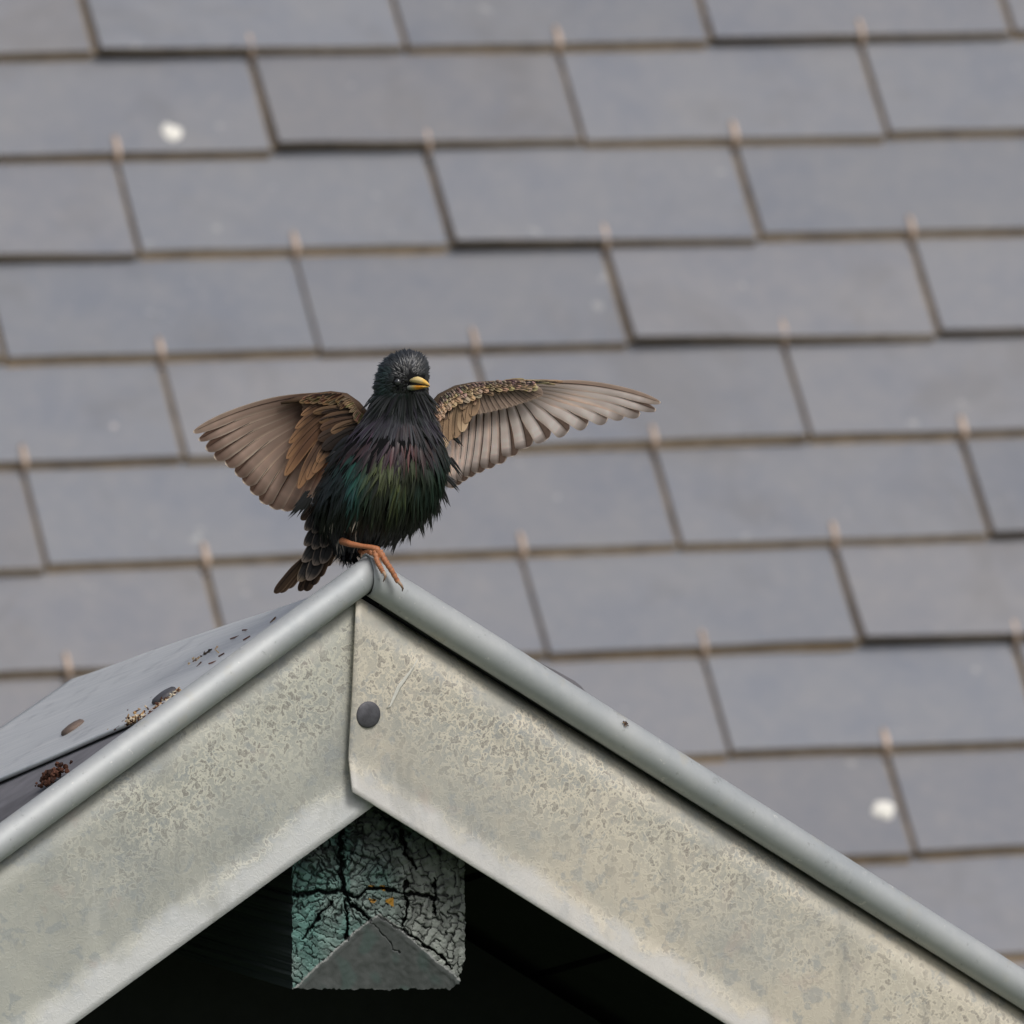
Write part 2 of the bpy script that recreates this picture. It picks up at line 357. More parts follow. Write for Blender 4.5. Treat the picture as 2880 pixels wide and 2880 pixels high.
# fascias
def fascia(name, mat, topa, topb, bota, botb, start=None, back=0.0, n=90, nv=26, crease=.815, deep=.006):
    m = MB(); rows = []; uvs = []
    kick = .0085
    for i in range(n+1):
        t = i/n; row = []; uv = []
        for j in range(nv+1):
            v = j/nv
            ax, ay = topa[0]+(topb[0]-topa[0])*t, topa[1]+(topb[1]-topa[1])*t
            bx, by = bota[0]+(botb[0]-bota[0])*t, bota[1]+(botb[1]-bota[1])*t
            x, y = ax+(bx-ax)*v, ay+(by-ay)*v
            if start:
                # pull the first columns onto the lap edge polyline
                xs = np.interp(v, [0, .80, 1], [start[0][0], start[1][0], start[2][0]]); ys = np.interp(v, [0, .80, 1], [start[0][1], start[1][1], start[2][1]])
                ex, ey = topb[0]+(botb[0]-topb[0])*v, topb[1]+(botb[1]-topb[1])*v
                x, y = xs+(ex-xs)*t, ys+(ey-ys)*t
            d = back
            if v < .17: d += deep*(1-v/.17)**2*(min(1, .35+t*14))
            if v > crease-.03: q = (v-crease+.03)/(1-crease+.03); d -= kick*q*min(1, q*3+.3)
            p = gp(x, y, d)
            p = p + GB*(.0012*noise.noise(p*7) + .0004*noise.noise(p*30))
            if start and t < .02: p = p + GN*.0012*(1-t/.02)*abs(math.sin(v*3.3))
            row.append(p); uv.append((t, v))
        rows.append(row); uvs.append(uv)
    m.grid(rows, None, uvs); ob = m.build(name, mat, gable); 
    return ob
RBX = lambda x: 2160+.635*(x-1800)-22      # under the right roll
RBL = lambda x: 1763+.734*(900-x)+2
f1 = fascia('fascia', FASL, (1008, 1690), (-700, RBL(-700)-14), (1070, 2253), (-700, 2273+.728*1743), start=[(1008, 1676), (1030, 2150), (1072, 2251)], back=.0050, deep=.009)
f1['label'] = 'left fascia sheet running under the lap'
f2 = fascia('fascia', FASR, (999, 1680), (3700, RBX(3700)), (991, 2229), (3700, 2229+.6215*2709), start=[(1001, 1676), (979, 2130), (991, 2227)], back=-.0015, n=140, deep=.016)
f2['label'] = 'right fascia sheet lapping over the left one'
for f in (f1, f2):
    s_ = solid(f, .0012, 0)
# barge boards behind the fascias (coloured black as shade) close the groove under the rolls
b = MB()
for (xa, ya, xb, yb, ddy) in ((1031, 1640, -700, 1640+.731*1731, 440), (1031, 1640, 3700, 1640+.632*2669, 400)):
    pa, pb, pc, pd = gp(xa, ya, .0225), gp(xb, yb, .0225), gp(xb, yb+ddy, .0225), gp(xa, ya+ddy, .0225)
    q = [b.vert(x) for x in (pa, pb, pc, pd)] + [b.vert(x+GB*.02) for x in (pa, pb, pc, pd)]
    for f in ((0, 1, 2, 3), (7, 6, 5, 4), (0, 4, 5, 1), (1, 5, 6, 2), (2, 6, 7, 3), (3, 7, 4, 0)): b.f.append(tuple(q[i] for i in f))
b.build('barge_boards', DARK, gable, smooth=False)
# rivet
m = MB(); c = gp(1036, 2010, -.003); rows = []; rr = 38*S
for i in range(9):
    f = i/8*math.pi/2; rows.append([c + G*(math.cos(a)*math.sin(f)*rr) + Vector((0, 0, 1))*(math.sin(a)*math.sin(f)*rr) + GN*(math.cos(f)*.0022) for a in [2*math.pi*j/32 for j in range(32)]])
rows.append([p + GB*.003 for p in rows[-1]])
m.grid(rows, closed=True); m.build('rivet', CAPM, gable, recalc=True)
# scratch left in the zinc beside the rivet: a raised pale smear
m = MB(); pts = [gp(x, y, -.0030) for x, y in ((1176, 1852), (1160, 1880), (1140, 1908), (1122, 1932), (1108, 1962), (1098, 1985), (1088, 1992))]
m.tube(pts, [.0003, .0007, .0014, .0017, .0014, .0008, .0004], 8, flat=.06, flatdir=GN); m.build('scratch', m_plain('bare_zinc', (.62, .61, .55), .6, 0, 300, .1), gable)

# left slope: zinc ridge sheet over slates; the ridge falls away to the back
tau = math.atan(.258); RD = (GB*math.cos(tau) - Vector((0, 0, 1))*math.sin(tau)).normalized()
R0 = gp(1045, 1637, .006)
LE = (lp[-1]-lp[0]).normalized(); RE = (rp[-1]-rp[0]).normalized()
NL = LE.cross(RD).normalized(); NL = NL if NL.z > 0 else -NL
NR = RD.cross(RE).normalized(); NR = NR if NR.z > 0 else -NR
LEN = .535
def lplane(px, py, h=0): return onplane(px, py, R0+NL*h, NL)
def deck(name, mat, o, e, n, w0, w1, l0, l1, th, uvs=True):
    m = MB(); N_ = 24; M_ = 16
    rows = [[o + e*(w0+(w1-w0)*j/M_) + RD*(l0+(l1-l0)*i/N_) + n*(.0009*noise.noise((o+e*j/M_*w1+RD*i/N_)*6)) for j in range(M_+1)] for i in range(N_+1)]
    uv = [[(i/N_, j/M_) for j in range(M_+1)] for i in range(N_+1)]
    m.grid(rows, None, uv); ob = m.build(name, mat, gable, recalc=False)
    solid(ob, th, -1 if rows and (rows[1][0]-rows[0][0]).cross(rows[0][1]-rows[0][0]).dot(n) < 0 else 1); return ob
# ridge sheet bounded by the lap edge seen as a dark line
a1, a2 = lplane(373, 2033, .004), lplane(0, 2196, .004)
ed_dir = (a2-a1).normalized()
m = MB(); rows = []; uvs = []
for i in range(41):
    t = i/40; top = R0 + NL*.004 + RD*(LEN*t)
    # lower boundary point with same RD coordinate
    low0 = a1 - ed_dir*.10; low = low0 + ed_dir*(LEN*1.1*t)
    rows.append([top.lerp(low, j/30) + NL*(.0012*noise.noise(top.lerp(low, j/30)*9)) for j in range(31)]); uvs.append([(t, j/30) for j in range(31)])
m.grid(rows, None, uvs); rs = m.build('ridge_sheet', SHEET, gable); s_ = solid(rs, .0025, 0)
LSL = m_plain('dark_slate', (.17, .165, .18), .7, 0, 40, .2)
m = MB(); wtot = 1.25
for k in range(9):
    w0 = .10+k*.12
    for i in range(2):
        o = R0 + LE*w0 + RD*(.004+i*.262) - NL*(.004)
        m.box(o, LE*.2, RD*.262, NL*.005)
m.box(R0 - NL*.03 + RD*.022, LE*wtot, RD*.5, NL*.024)
m.build('left_slates', LSL, gable, smooth=False)
m = MB(); m.box(R0 - NR*.03 + RD*.022, RE*1.3, RD*.5, NR*.024)
for k in range(9): m.box(R0 + RE*(.02+k*.13) - NR*.006 + RD*.006, RE*.16, RD*.52, NR*.005)
m.build('right_slates', LSL, gable, smooth=False)
# one slate corner of the right slope curls up above the roll
m = MB(); q = [(1500, 1856), (1560, 1884), (1618, 1916), (1636, 1932), (1652, 1952), (1660, 1975)]
rows = [[gp(x, y, .03) for x, y in q], [gp(x+4, y+22, .03) for x, y in q]]
m.grid(rows); ob = m.build('lifted_slate', LSL, gable, smooth=False); solid(ob, .05, 1)
# boarding set back under the roof, its shade put into the black colour
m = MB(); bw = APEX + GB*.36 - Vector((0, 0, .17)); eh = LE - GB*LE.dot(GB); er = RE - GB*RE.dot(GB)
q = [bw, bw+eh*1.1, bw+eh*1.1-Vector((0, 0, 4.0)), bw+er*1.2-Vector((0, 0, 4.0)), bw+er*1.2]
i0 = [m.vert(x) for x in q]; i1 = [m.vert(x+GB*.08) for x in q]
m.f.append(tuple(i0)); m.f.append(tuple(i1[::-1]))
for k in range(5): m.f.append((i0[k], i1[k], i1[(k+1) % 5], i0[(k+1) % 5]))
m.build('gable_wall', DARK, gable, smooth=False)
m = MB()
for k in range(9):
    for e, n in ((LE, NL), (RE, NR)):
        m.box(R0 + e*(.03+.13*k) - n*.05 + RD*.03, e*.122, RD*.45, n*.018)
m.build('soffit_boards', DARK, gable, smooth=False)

# screw caps on the sheet
def cap(px, py, r, mat, tilt=0):
    m = MB(); c = lplane(px, py, .0062); rows = []; e = LE; d = NL.cross(LE)
    nn = (NL+GN*tilt).normalized()
    for f, hh in ((0, .0030), (.5, .0029), (.85, .0022), (1, .0008), (1, -.002)):
        rows.append([c + e*(math.cos(a)*f*r) + d*(math.sin(a)*f*r) + nn*hh for a in [2*math.pi*j/28 for j in range(28)]])
    m.grid(rows, closed=True); m.build('screw_cap', mat, gable, recalc=True)
cap(461, 1957, .0105, CAPM); cap(204, 2047, .0100, CAPB)

# debris on the zinc
def clump(px, py, rpx, cols, name, label, cat, n=40, plane='l', seed=0, h=.004, stretch=1.0):
    r_ = random.Random(seed); m = MB()
    if plane == 'l': c = lplane(px, py, h); nn = NL; e = LE; d = RD
    else: c = gp(px, py, 0); nn = (GN*.8+upr*.6).normalized(); e = axr; d = nn.cross(axr); c = gp(px, py+10, 0) + GN*.0122 + upr*.003
    for k in range(n*3):
        rr = rpx*S*r_.uniform(.05, .24)**1.0; o = e*(r_.gauss(0, .45)*rpx*S*stretch) + d*(r_.gauss(0, .45)*rpx*S) + nn*(abs(r_.gauss(0, .3))*rpx*S); cl = r_.choice(cols)
        q = []
        for u_ in range(6):
            row = []
            for v_ in range(7):
                el = math.pi*(u_/5-.5); a = 2*math.pi*v_/7; dv = Vector((math.cos(a)*math.cos(el), math.sin(a)*math.cos(el), math.sin(el)))
                row.append(o + dv*rr*(1+.5*noise.noise(dv*2+Vector((k, seed, 0)))))
            q.append(row)
        m.grid(q, [[cl]*7]*6, closed=True)
    ob = m.build(name, MOSS, smooth=False); ob.location = c; tag(ob, label, cat, 'debris lying on the zinc')
BR = [(.06, .025, .015), (.10, .045, .03), (.04, .02, .015)]; ST = [(.55, .42, .26), (.40, .25, .12), (.62, .55, .42)]; BKc = [(.03, .025, .02), (.06, .045, .03)]
clump(150, 2190, 36, BR, 'moss_clump', 'dark reddish-brown moss clump beside the left verge roll, lowest on the slope', 'moss', seed=1, stretch=1.3)
clump(376, 2030, 22, BR+ST, 'moss_clump', 'brown moss clump mixed with straw where the ridge sheet edge meets the roll', 'moss', seed=2)
clump(582, 1842, 16, BKc, 'moss_clump', 'small blackish crumb on the pale zinc sheet, behind the straw-coloured one', 'moss', n=24, seed=3)
clump(552, 1861, 16, ST+BR[:1], 'seed_husk', 'cream and brown husk lying on the zinc sheet', 'husk', n=20, seed=4)
clump(769, 1748, 7, ST, 'seed_husk', 'tiny tan crumb high on the zinc sheet near the ridge', 'husk', n=10, seed=5)
clump(1732, 2030, 9, BR+ST[1:2], 'moss_clump', 'tiny brown crumb stuck on the right verge roll', 'moss', n=14, seed=6, plane='r')
r_ = random.Random(5); m = MB(); c0 = lplane(430, 1990, .004)
for k in range(85):
    t = r_.random(); x, y = 385+118*t+r_.uniform(-6, 6), 2022-80*t+r_.uniform(-4, 8)
    if k > 60: t = r_.random(); x, y = 300+480*t, 2075-340*t-r_.uniform(2, 40)*r_.random()
    p = lplane(x, y, .005)-c0
    dr = (LE*r_.uniform(-1, 1)+RD*r_.uniform(-.6, .6)+NL*r_.uniform(-.1, .3)).normalized()
    m.tube([p-dr*.003, p+dr*.003*r_.uniform(.6, 1.6)], .0006, 5, cols=[r_.choice(ST+BR[:2])]*2)
ob = m.build('straw', MOSS, smooth=False); ob.location = c0; tag(ob, 'line of dry straw bits below the grey screw cap beside the roll', 'straw', 'debris lying on the zinc', 'stuff')

# ------------------------------------------------------------ ridge beam with cracked end grain
BB = .030
def bp(px, py, d=0): return gp(px, py, BB+d)
nx, ny = 270, 230; X0, X1, Y0, Y1 = 822, 1308, 2255, 2782; CX, CY = 966, 2508
m = MB(); rows = []; cols = []
def h1(*a): return (math.sin(a[0]*127.1+(a[1] if len(a) > 1 else 0)*311.7+(a[2] if len(a) > 2 else 0)*74.7)*43758.5453) % 1.0
def seg_dist(x, y, pl):
    best = 1e9
    for (ax, ay), (bx, by) in zip(pl, pl[1:]):
        L2 = (bx-ax)**2+(by-ay)**2; t = max(0, min(1, ((x-ax)*(bx-ax)+(y-ay)*(by-ay))/L2)); best = min(best, math.hypot(x-ax-t*(bx-ax), y-ay-t*(by-ay)))
    return best
bigc = [([(829, 2514), (880, 2512), (960, 2506)], 8), ([(960, 2510), (1000, 2524), (1040, 2498), (1100, 2502), (1150, 2515), (1222, 2524)], 6), ([(966, 2500), (962, 2450), (955, 2400), (962, 2330)], 8),
        ([(1140, 2480), (1142, 2560), (1136, 2600)], 5), ([(966, 2515), (1010, 2560), (1046, 2590)], 6), ([(972, 2530), (978, 2600), (976, 2640)], 4), ([(1125, 2340), (1140, 2400), (1170, 2440)], 6),
        ([(1220, 2470), (1222, 2570)], 4), ([(930, 2535), (880, 2600), (850, 2640)], 4), ([(1063, 2576), (1140, 2620), (1230, 2680), (1270, 2725)], 3), ([(1040, 2590), (1090, 2640), (1120, 2680)], 2)]
for j in range(ny+1):
    row = []; cr = []
    for i in range(nx+1):
        x = X0+(X1-X0)*i/nx; y = Y0+(Y1-Y0)*j/ny; pv = Vector((x*.02, y*.02, 0))
        wx = x+14*noise.noise(pv*1.2)+7*noise.noise(pv*4); wy = y+14*noise.noise(pv*1.2+Vector((7, 3, 1)))+7*noise.noise(pv*4+Vector((1, 9, 1)))
        dx, dy = wx-CX, wy-CY; r = math.hypot(dx, dy)+1e-6; th = math.atan2(dy, dx)
        dr = 17+5*(1 if x > 1100 else 0); k = int(r/dr); rm = (k+.5)*dr; cell = 26; na = max(5, int(2*math.pi*rm/cell)); a = (th/(2*math.pi)+.5+h1(k, 3)*.5)*na; ai = int(a) % na
        d_r = min(r-k*dr, (k+1)*dr-r); d_a = min(a-int(a), 1-(a-int(a)))*(2*math.pi*rm/na)
        rough = min(1, max(0, (2540-y)/160)) if x < 1160 else .35          # the top is more decayed
        wr = (.02+7.5*h1(k+(0 if r-k*dr < dr/2 else 1), int(a*.5), 5)**2.2)*(.40+.8*rough); wa = (.02+8.0*h1(k, int(a+.5) % na, 9)**2.0)*(.40+.8*rough)
        cr_r = max(0, 1-d_r/max(.01, wr)); cr_a = max(0, 1-d_a/max(.01, wa)); crack = max(cr_r, cr_a)**.6
        nr = 30; ta = (th/(2*math.pi)+.5+.012*noise.noise(pv*2))*nr; ri = int(ta) % nr; dd = abs(ta-int(ta)-.5)/nr*2*math.pi*r
        r0_, r1_ = 10+70*h1(ri, 4), 60+170*h1(ri, 6); wd_ = (.6+3.2*h1(ri, 7)**2)*(1 if y > 2400 else 1.5)
        if r0_ < r < r1_ and dd < wd_: crack = max(crack, (1-dd/wd_)**.5)
        big = 0
        for pl, wd in bigc:
            dd = seg_dist(x+9*noise.noise(pv*1.7)+5*noise.noise(pv*5), y+9*noise.noise(pv*1.7+Vector((5, 5, 5)))+5*noise.noise(pv*5+Vector((2, 5, 5))), pl)*(1+.8*noise.noise(pv*2.5))
            if dd < wd: big = max(big, 1-dd/wd)
        ch = h1(k, ai, 2)
        hgt = -.0022*crack - .009*min(1, big*1.6) + (.0010+.0028*rough)*(ch-.5) + .0006*noise.noise(pv*6)
        if rough > .5: hgt += .003*noise.noise(pv*1.5)
        teal = max(0, min(1, .5+1.6*noise.noise(pv*.45+Vector((3, 3, 0)))+(.35 if x < 985 else -.25)))
        base = (.185-.09*teal, .222-.03*teal, .205-.035*teal); ton = .75+.5*h1(k, ai, 8)
        base = lerp(base, (.245, .265, .24), sstep(1070, 1170, x+20*noise.noise(pv*.8))*sstep(2350, 2450, y))
        base = tuple(q*(1-.35*max(0, math.sin(r*.16+2*noise.noise(pv*.6)))) for q in base)
        col = [q*ton for q in base]
        oy = noise.noise(pv*2.2+Vector((8, 1, 4)))
        if (abs(x-1073) < 38 and abs(y-2520) < 30 or abs(x-1148) < 14 and abs(y-2420) < 10) and oy > .34: col = [.35, .18, .02]
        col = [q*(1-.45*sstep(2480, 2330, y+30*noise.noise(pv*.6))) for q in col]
        dk = max(crack, min(1, big*2))
        # chipped lower facet: falls back towards the bottom
        ax_ = abs(x-1063); top_y = 2576+math.sqrt(ax_*ax_+170)*(.92 if x < 1063 else .84) - 11 + 6*noise.noise(pv)+3*noise.noise(pv*4)
        if y > top_y:
            f = (y-top_y)
            hgt = -.05*S*f*9.5*.6*min(1, f/26+.25) + .0008*noise.noise(pv*.35) - (.001 if big > .4 else 0); col = (.095+.03*oy, .103+.03*oy, .101+.03*oy); col = lerp(col, (.08, .12, .11), .6*sstep(.1, .5, noise.noise(pv*.9+Vector((2, 2, 2))))); dk = .7 if big > .4 else 0
        elif y > top_y-7: hgt *= .3; col = (.28, .29, .28); dk *= .4
        col = [q*(1-.93*dk) for q in col]
        ex, ey = x, y
        if i in (0, nx): ex += 5*noise.noise(pv*2)+3*noise.noise(pv*6)
        if j == ny: ey += 5*noise.noise(pv*2)+4*noise.noise(pv*6)
        if x > 1265 and y > 2700: q_ = min(1, (x-1265)/40)*min(1, (y-2700)/60); ex -= 16*q_; ey -= 14*q_+6*noise.noise(pv*5)*q_
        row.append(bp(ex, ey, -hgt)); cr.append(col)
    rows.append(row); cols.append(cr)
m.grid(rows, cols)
# the sides going back
per = [rows[j][0] for j in range(ny, -1, -1)] + rows[0] + [rows[j][nx] for j in range(ny+1)] + rows[ny][::-1]
m.grid([per, [p+GB*.01 for p in per], [p+GB*.28 for p in per]], [[(.05, .065, .065)]*len(per)]*3)
m.build('ridge_beam', WOOD, gable)

# ================================================================= the starling
bird = empty('starling', P(1060, 1560, 0), 'puffed-up glossy black starling with yellow beak and wings spread, on the gable apex', 'bird')
# body: (px, py, half width px, depth m)
ST_ = [(1146, 993, 8, -.018), (1143, 1004, 38, -.018), (1138, 1028, 60, -.019), (1133, 1064, 69, -.020), (1130, 1104, 72, -.016), (1127, 1148, 82, -.008), (1120, 1198, 108, 0.0), (1107, 1250, 140, .006),
       (1094, 1300, 160, .010), (1076, 1350, 170, .014), (1060, 1400, 168, .018), (1046, 1445, 150, .022), (1030, 1485, 118, .026), (1012, 1515, 80, .030), (1000, 1532, 42, .032), (995, 1540, 6, .034)]
def stat(t):
    t = max(0, min(len(ST_)-1.0001, t)); i = int(t); f = t-i
    p0, p1, p2, p3 = ST_[max(i-1, 0)], ST_[i], ST_[i+1], ST_[min(i+2, len(ST_)-1)]
    return [.5*((2*b)+(c-a)*f+(2*a-5*b+4*c-d)*f*f+(3*b-a-3*c+d)*f**3) for a, b, c, d in zip(p0, p1, p2, p3)]
def surf(t, a):
    """a = 0 faces the camera, positive to the right"""
    x, y, rr, d = stat(t); rr = max(2, rr)
    b = rr*.88*S
    return P(x + rr*math.sin(a), y, d - b*math.cos(a))
def snorm(t, a):
    e = .04; du = surf(t+e, a)-surf(t-e, a); dv = surf(t, a+e)-surf(t, a-e); n = du.cross(dv).normalized()
    c = stat(t); o = surf(t, a) - P(c[0], c[1], c[3])
    return n if n.dot(o) > 0 else -n
m = MB(); NS = 60; NA = 40
rows = [[surf(t/NS*(len(ST_)-1.001), 2*math.pi*j/NA) for j in range(NA)] for t in range(NS+1)]
m.grid(rows, [[(.008, .008, .009)]*NA]*(NS+1), closed=True); body = m.build('body', m_plain('down', (.008, .008, .009), .95, 0, 50, .2, .1), bird, recalc=True)
def pix(p):
    q = p-CAM; d = q.dot(FW); return 1440+q.dot(RT)/d*DIST/S, 1440-q.dot(UP)/d*DIST/S
def lancet(mb, base, d, n, L, W, col0, col1, lift=.2, curve=.25, gravity=0, n_=6, tipw=.0, coltip=None, side=0.0):
    """one small body feather: base, direction, surface normal, length and width (m)"""
    sd_ = d.cross(n).normalized(); rows = []; cols = []
    for i in range(n_+1):
        t = i/n_; wd = W*.5*(math.sin(math.pi*min(1, .12+t*.88)**.8)**.8*(1-t**3)+.02)
        p = base + d*(L*t) + n*(L*(lift*t-curve*t*t)) + sd_*(side*L*t*t) - Vector((0, 0, 1))*(gravity*L*t*t)
        c = lerp(col0, col1, t**1.2)
        if coltip and t > .82: c = coltip
        rows.append([p - sd_*wd - n*(wd*.35), p + n*(wd*.25), p + sd_*wd - n*(wd*.35)])
        cols.append([lerp(c, (0, 0, 0), .25), tuple(min(1, x*1.18) for x in c), c])
    mb.grid(rows, cols)
BEAK = P(1158, 1084, -.040)
def body_col(x, y, rr):
    c = body_col0(x, y, rr)
    if 1150 < y < 1300: c = lerp(c, (.012, .022, .020), .85*sstep(1185, 1225, x)); c = lerp(c, (.014, .012, .014), .6*sstep(1060, 1010, x)*sstep(1200, 1150, y))
    if y > 1240: c = lerp(c, (.007, .007, .007), .75*sstep(1010, 950, x))
    if 1180 < y < 1300 and x < 1060: c = lerp(c, (.012, .011, .012), .5)
    if 1200 < y < 1400: c = lerp(c, (.010, .011, .010), .75*max(0, min(1, .4+2*noise.noise(Vector((x*.03, y*.012, 4))))))
    return c
def body_col0(x, y, rr):
    """own pigment and sheen colour of the plumage at a place on the body"""
    k = noise.noise(Vector((x*.02, y*.02, 1)))
    blk = (.012, .012, .013)
    if y < 1120:                                   # head
        c = lerp((.020, .024, .026), (.020, .042, .042), max(0, min(1, .4+(1130-x)/110+k)))
        if y < 1040: c = lerp(c, (.045, .040, .055), .6*max(0, min(1, .5+k)))
        if x < 1085: c = lerp(c, (.045, .030, .050), max(0, min(.8, (1085-x)/40)))
        if x > 1165: c = lerp(c, (.055, .058, .060), .7)
        if 1035 < y < 1100 and 1110 < x < 1175: c = lerp(c, blk, .75)
        return c
    if y < 1235+18*k:                              # beard
        dx = abs(x-1142)/80
        c = lerp((.007, .007, .008), (.040, .040, .050), max(0, min(1, (y-1140)/70+.3*rr)))
        c = lerp(c, (.020, .032, .036), max(0, min(.7, dx-.5)))
        if y > 1180: c = lerp(c, (.045, .020, .036), max(0, min(.8, (dx-.35)*1.4)))
        return c
    if y < 1285+20*k: return lerp((.070, .026, .022), (.030, .018, .026), rr) if x < 1230 else lerp((.02, .03, .028), (.05, .03, .04), rr)
    if y < 1400+25*k:
        g_ = (.100, .120, .042); te = (.018, .100, .075); dk = (.020, .030, .016)
        c = lerp(te, g_, sstep(1020, 1075, x)); c = lerp(c, dk, sstep(1130, 1190, x)); c = lerp(c, (.018, .05, .035), sstep(1190, 1240, x))
        c = lerp(c, blk, sstep(980, 930, x)); c = lerp(c, (.012, .045, .045), .6*rr if y > 1350 else .1*rr)
        if x < 1010 and y > 1330: c = lerp(c, (.012, .055, .058), .6)
        return lerp(c, (.01, .012, .01), sstep(1350, 1420, y)*.85)
    return lerp(blk, (.030, .026, .022), rr*.7 if x > 1000 else 0)
pl = MB()
def feathers(n, t0, t1, L, W, lift, curve, grav, spread=.12, amin=-1.9, amax=1.9, inset=.002):
    k = 0
    while k < n:
        t = rng.uniform(t0, t1); a = rng.uniform(amin, amax)
        if rng.random() > stat(t)[2]/175: continue
        k += 1
        p = surf(t, a); nn = snorm(t, a); x, y = pix(p)
        if math.hypot(x-1119, y-1074) < 13 and math.cos(a) > 0: continue
        if 1150 < x < 1195 and 1056 < y < 1100 and math.cos(a) > 0: continue
        fl = p-BEAK
        tdir = surf(min(t+.3, len(ST_)-1.2), a)-surf(t-.05, a)
        d = fl.normalized()*(1.0 if y < 1200 else .55) + tdir.normalized()*(.25 if y < 1120 else .8) + Vector((rng.gauss(0, spread), rng.gauss(0, spread), rng.gauss(0, spread)))
        d = (d - nn*d.dot(nn))
        if d.length < 1e-4: continue
        d.normalize(); rr = rng.random(); l_ = L*rng.uniform(.7, 1.25)*S
        if y < 1120 and math.cos(a) > 0:
            dist = math.hypot(x-1165, y-1078); l_ *= max(.55, min(1, dist/60))
        if math.hypot(x-1119, y-1074) < 30 and math.cos(a) > 0: l_ *= .5
        c = body_col(x, y+(34*sstep(1150, 1220, y)*(1-sstep(1330, 1420, y))), rr); br = rng.uniform(.4, 1.35) if y < 1120 else rng.uniform(.5, 1.4); c = tuple(q*br for q in c)
        tip = None
        if y > 1400 and x < 1040 and rng.random() < .10: tip = (.45, .38, .32)
        tipc = lerp(c, (.004, .004, .004), .35) if not (1130 < y < 1240) else tuple(q*1.7 for q in c)
        lancet(pl, p-nn*inset, d, nn, l_, W*rng.uniform(.7, 1.3)*S, tuple(q*.55 for q in c), tipc, lift*rng.uniform(.6, 1.5), curve, grav, coltip=tip, side=rng.uniform(-.12, .12))
feathers(3800, .12, 4.6, 29, 7, .34, .22, 0, .13, -3.1, 3.1, .0002)          # head
feathers(700, 4.0, 6.0, 62, 8, .22, .12, .08, .10, -3.1, 3.1, .001)          # neck
feathers(1900, 5.6, 9.0, 80, 15, .20, .14, .10, .12, -3.1, 3.1)
feathers(1900, 8.5, 14.6, 84, 13, .20, .12, .18, .14, -3.1, 3.1)
# beard hackles: long, narrow, pointed, from the throat over the upper breast
for k in range(420):
    t = rng.uniform(3.9, 5.9); a = rng.gauss(0.1, .62)
    if abs(a) > 1.5: continue
    p = surf(t, a); nn = snorm(t, a); x, y = pix(p); fl = (p-P(1150, 1040, -.05)); d = fl-nn*fl.dot(nn); d.normalize()
    c = body_col(x, min(1230, y+50), rng.random()); s_ = rng.uniform(.5, 1.5); tc_ = rng.choice([(.085, .085, .10), (.06, .05, .075), (.04, .045, .05), (.11, .11, .12)])
    lancet(pl, p, (d+Vector((rng.gauss(0, .07), 0, 0))).normalized(), nn, rng.uniform(70, 112)*S, rng.uniform(5, 8.5)*S, tuple(q*.5 for q in c), tuple(q*s_ for q in tc_), .26, .17, .10, n_=8, side=rng.uniform(-.1, .1))
# loose spikes on the outline
for x0, y0, x1, y1, L in ((1262, 1215, 1300, 1254, 1), (1262, 1290, 1302, 1345, 1), (1255, 1340, 1288, 1385, 1), (1240, 1370, 1262, 1432, 1), (1225, 1400, 1232, 1470, 1), (1200, 1420, 1214, 1500, 1), (1180, 1450, 1192, 1515, 1), (1150, 1470, 1158, 1535, 1), (1120, 1490, 1100, 1563, 1), (1140, 1480, 1128, 1532, 1),
                          (870, 1395, 812, 1461, 1), (872, 1400, 838, 1455, 1), (868, 1385, 825, 1430, 1), (1095, 1500, 1082, 1550, 1), (1215, 1380, 1243, 1450, 1), (1235, 1330, 1290, 1362, 1), (1080, 1500, 1060, 1535, 1)):
    for j in range(4):
        a_ = P(x0+rng.uniform(-8, 8), y0+rng.uniform(-6, 6), .012); b_ = P(x1+rng.uniform(-7, 7), y1+rng.uniform(-8, 4), .014); d = (b_-a_)
        lancet(pl, a_, d.normalized(), -FW, d.length, rng.uniform(5, 10)*S, (.006, .006, .006), (.009, .009, .009), .05, .05)
for k in range(260):      # flank feathers below the drooping wing
    t = rng.random(); x0 = 1000-50*t+rng.uniform(-25, 25); y0 = 1235+140*t+rng.uniform(-20, 20); dx, dy = -rng.uniform(30, 75)*(1-.4*t), rng.uniform(35, 75)
    a_ = P(x0, y0, rng.uniform(-.004, .010)); b_ = P(x0+dx, y0+dy, rng.uniform(.002, .012)); d = b_-a_
    lancet(pl, a_, d.normalized(), -FW, d.length, rng.uniform(14, 24)*S, (.009, .009, .010), (.014, .014, .014), .08, .10)
pl.build('plumage', PLUME, body)

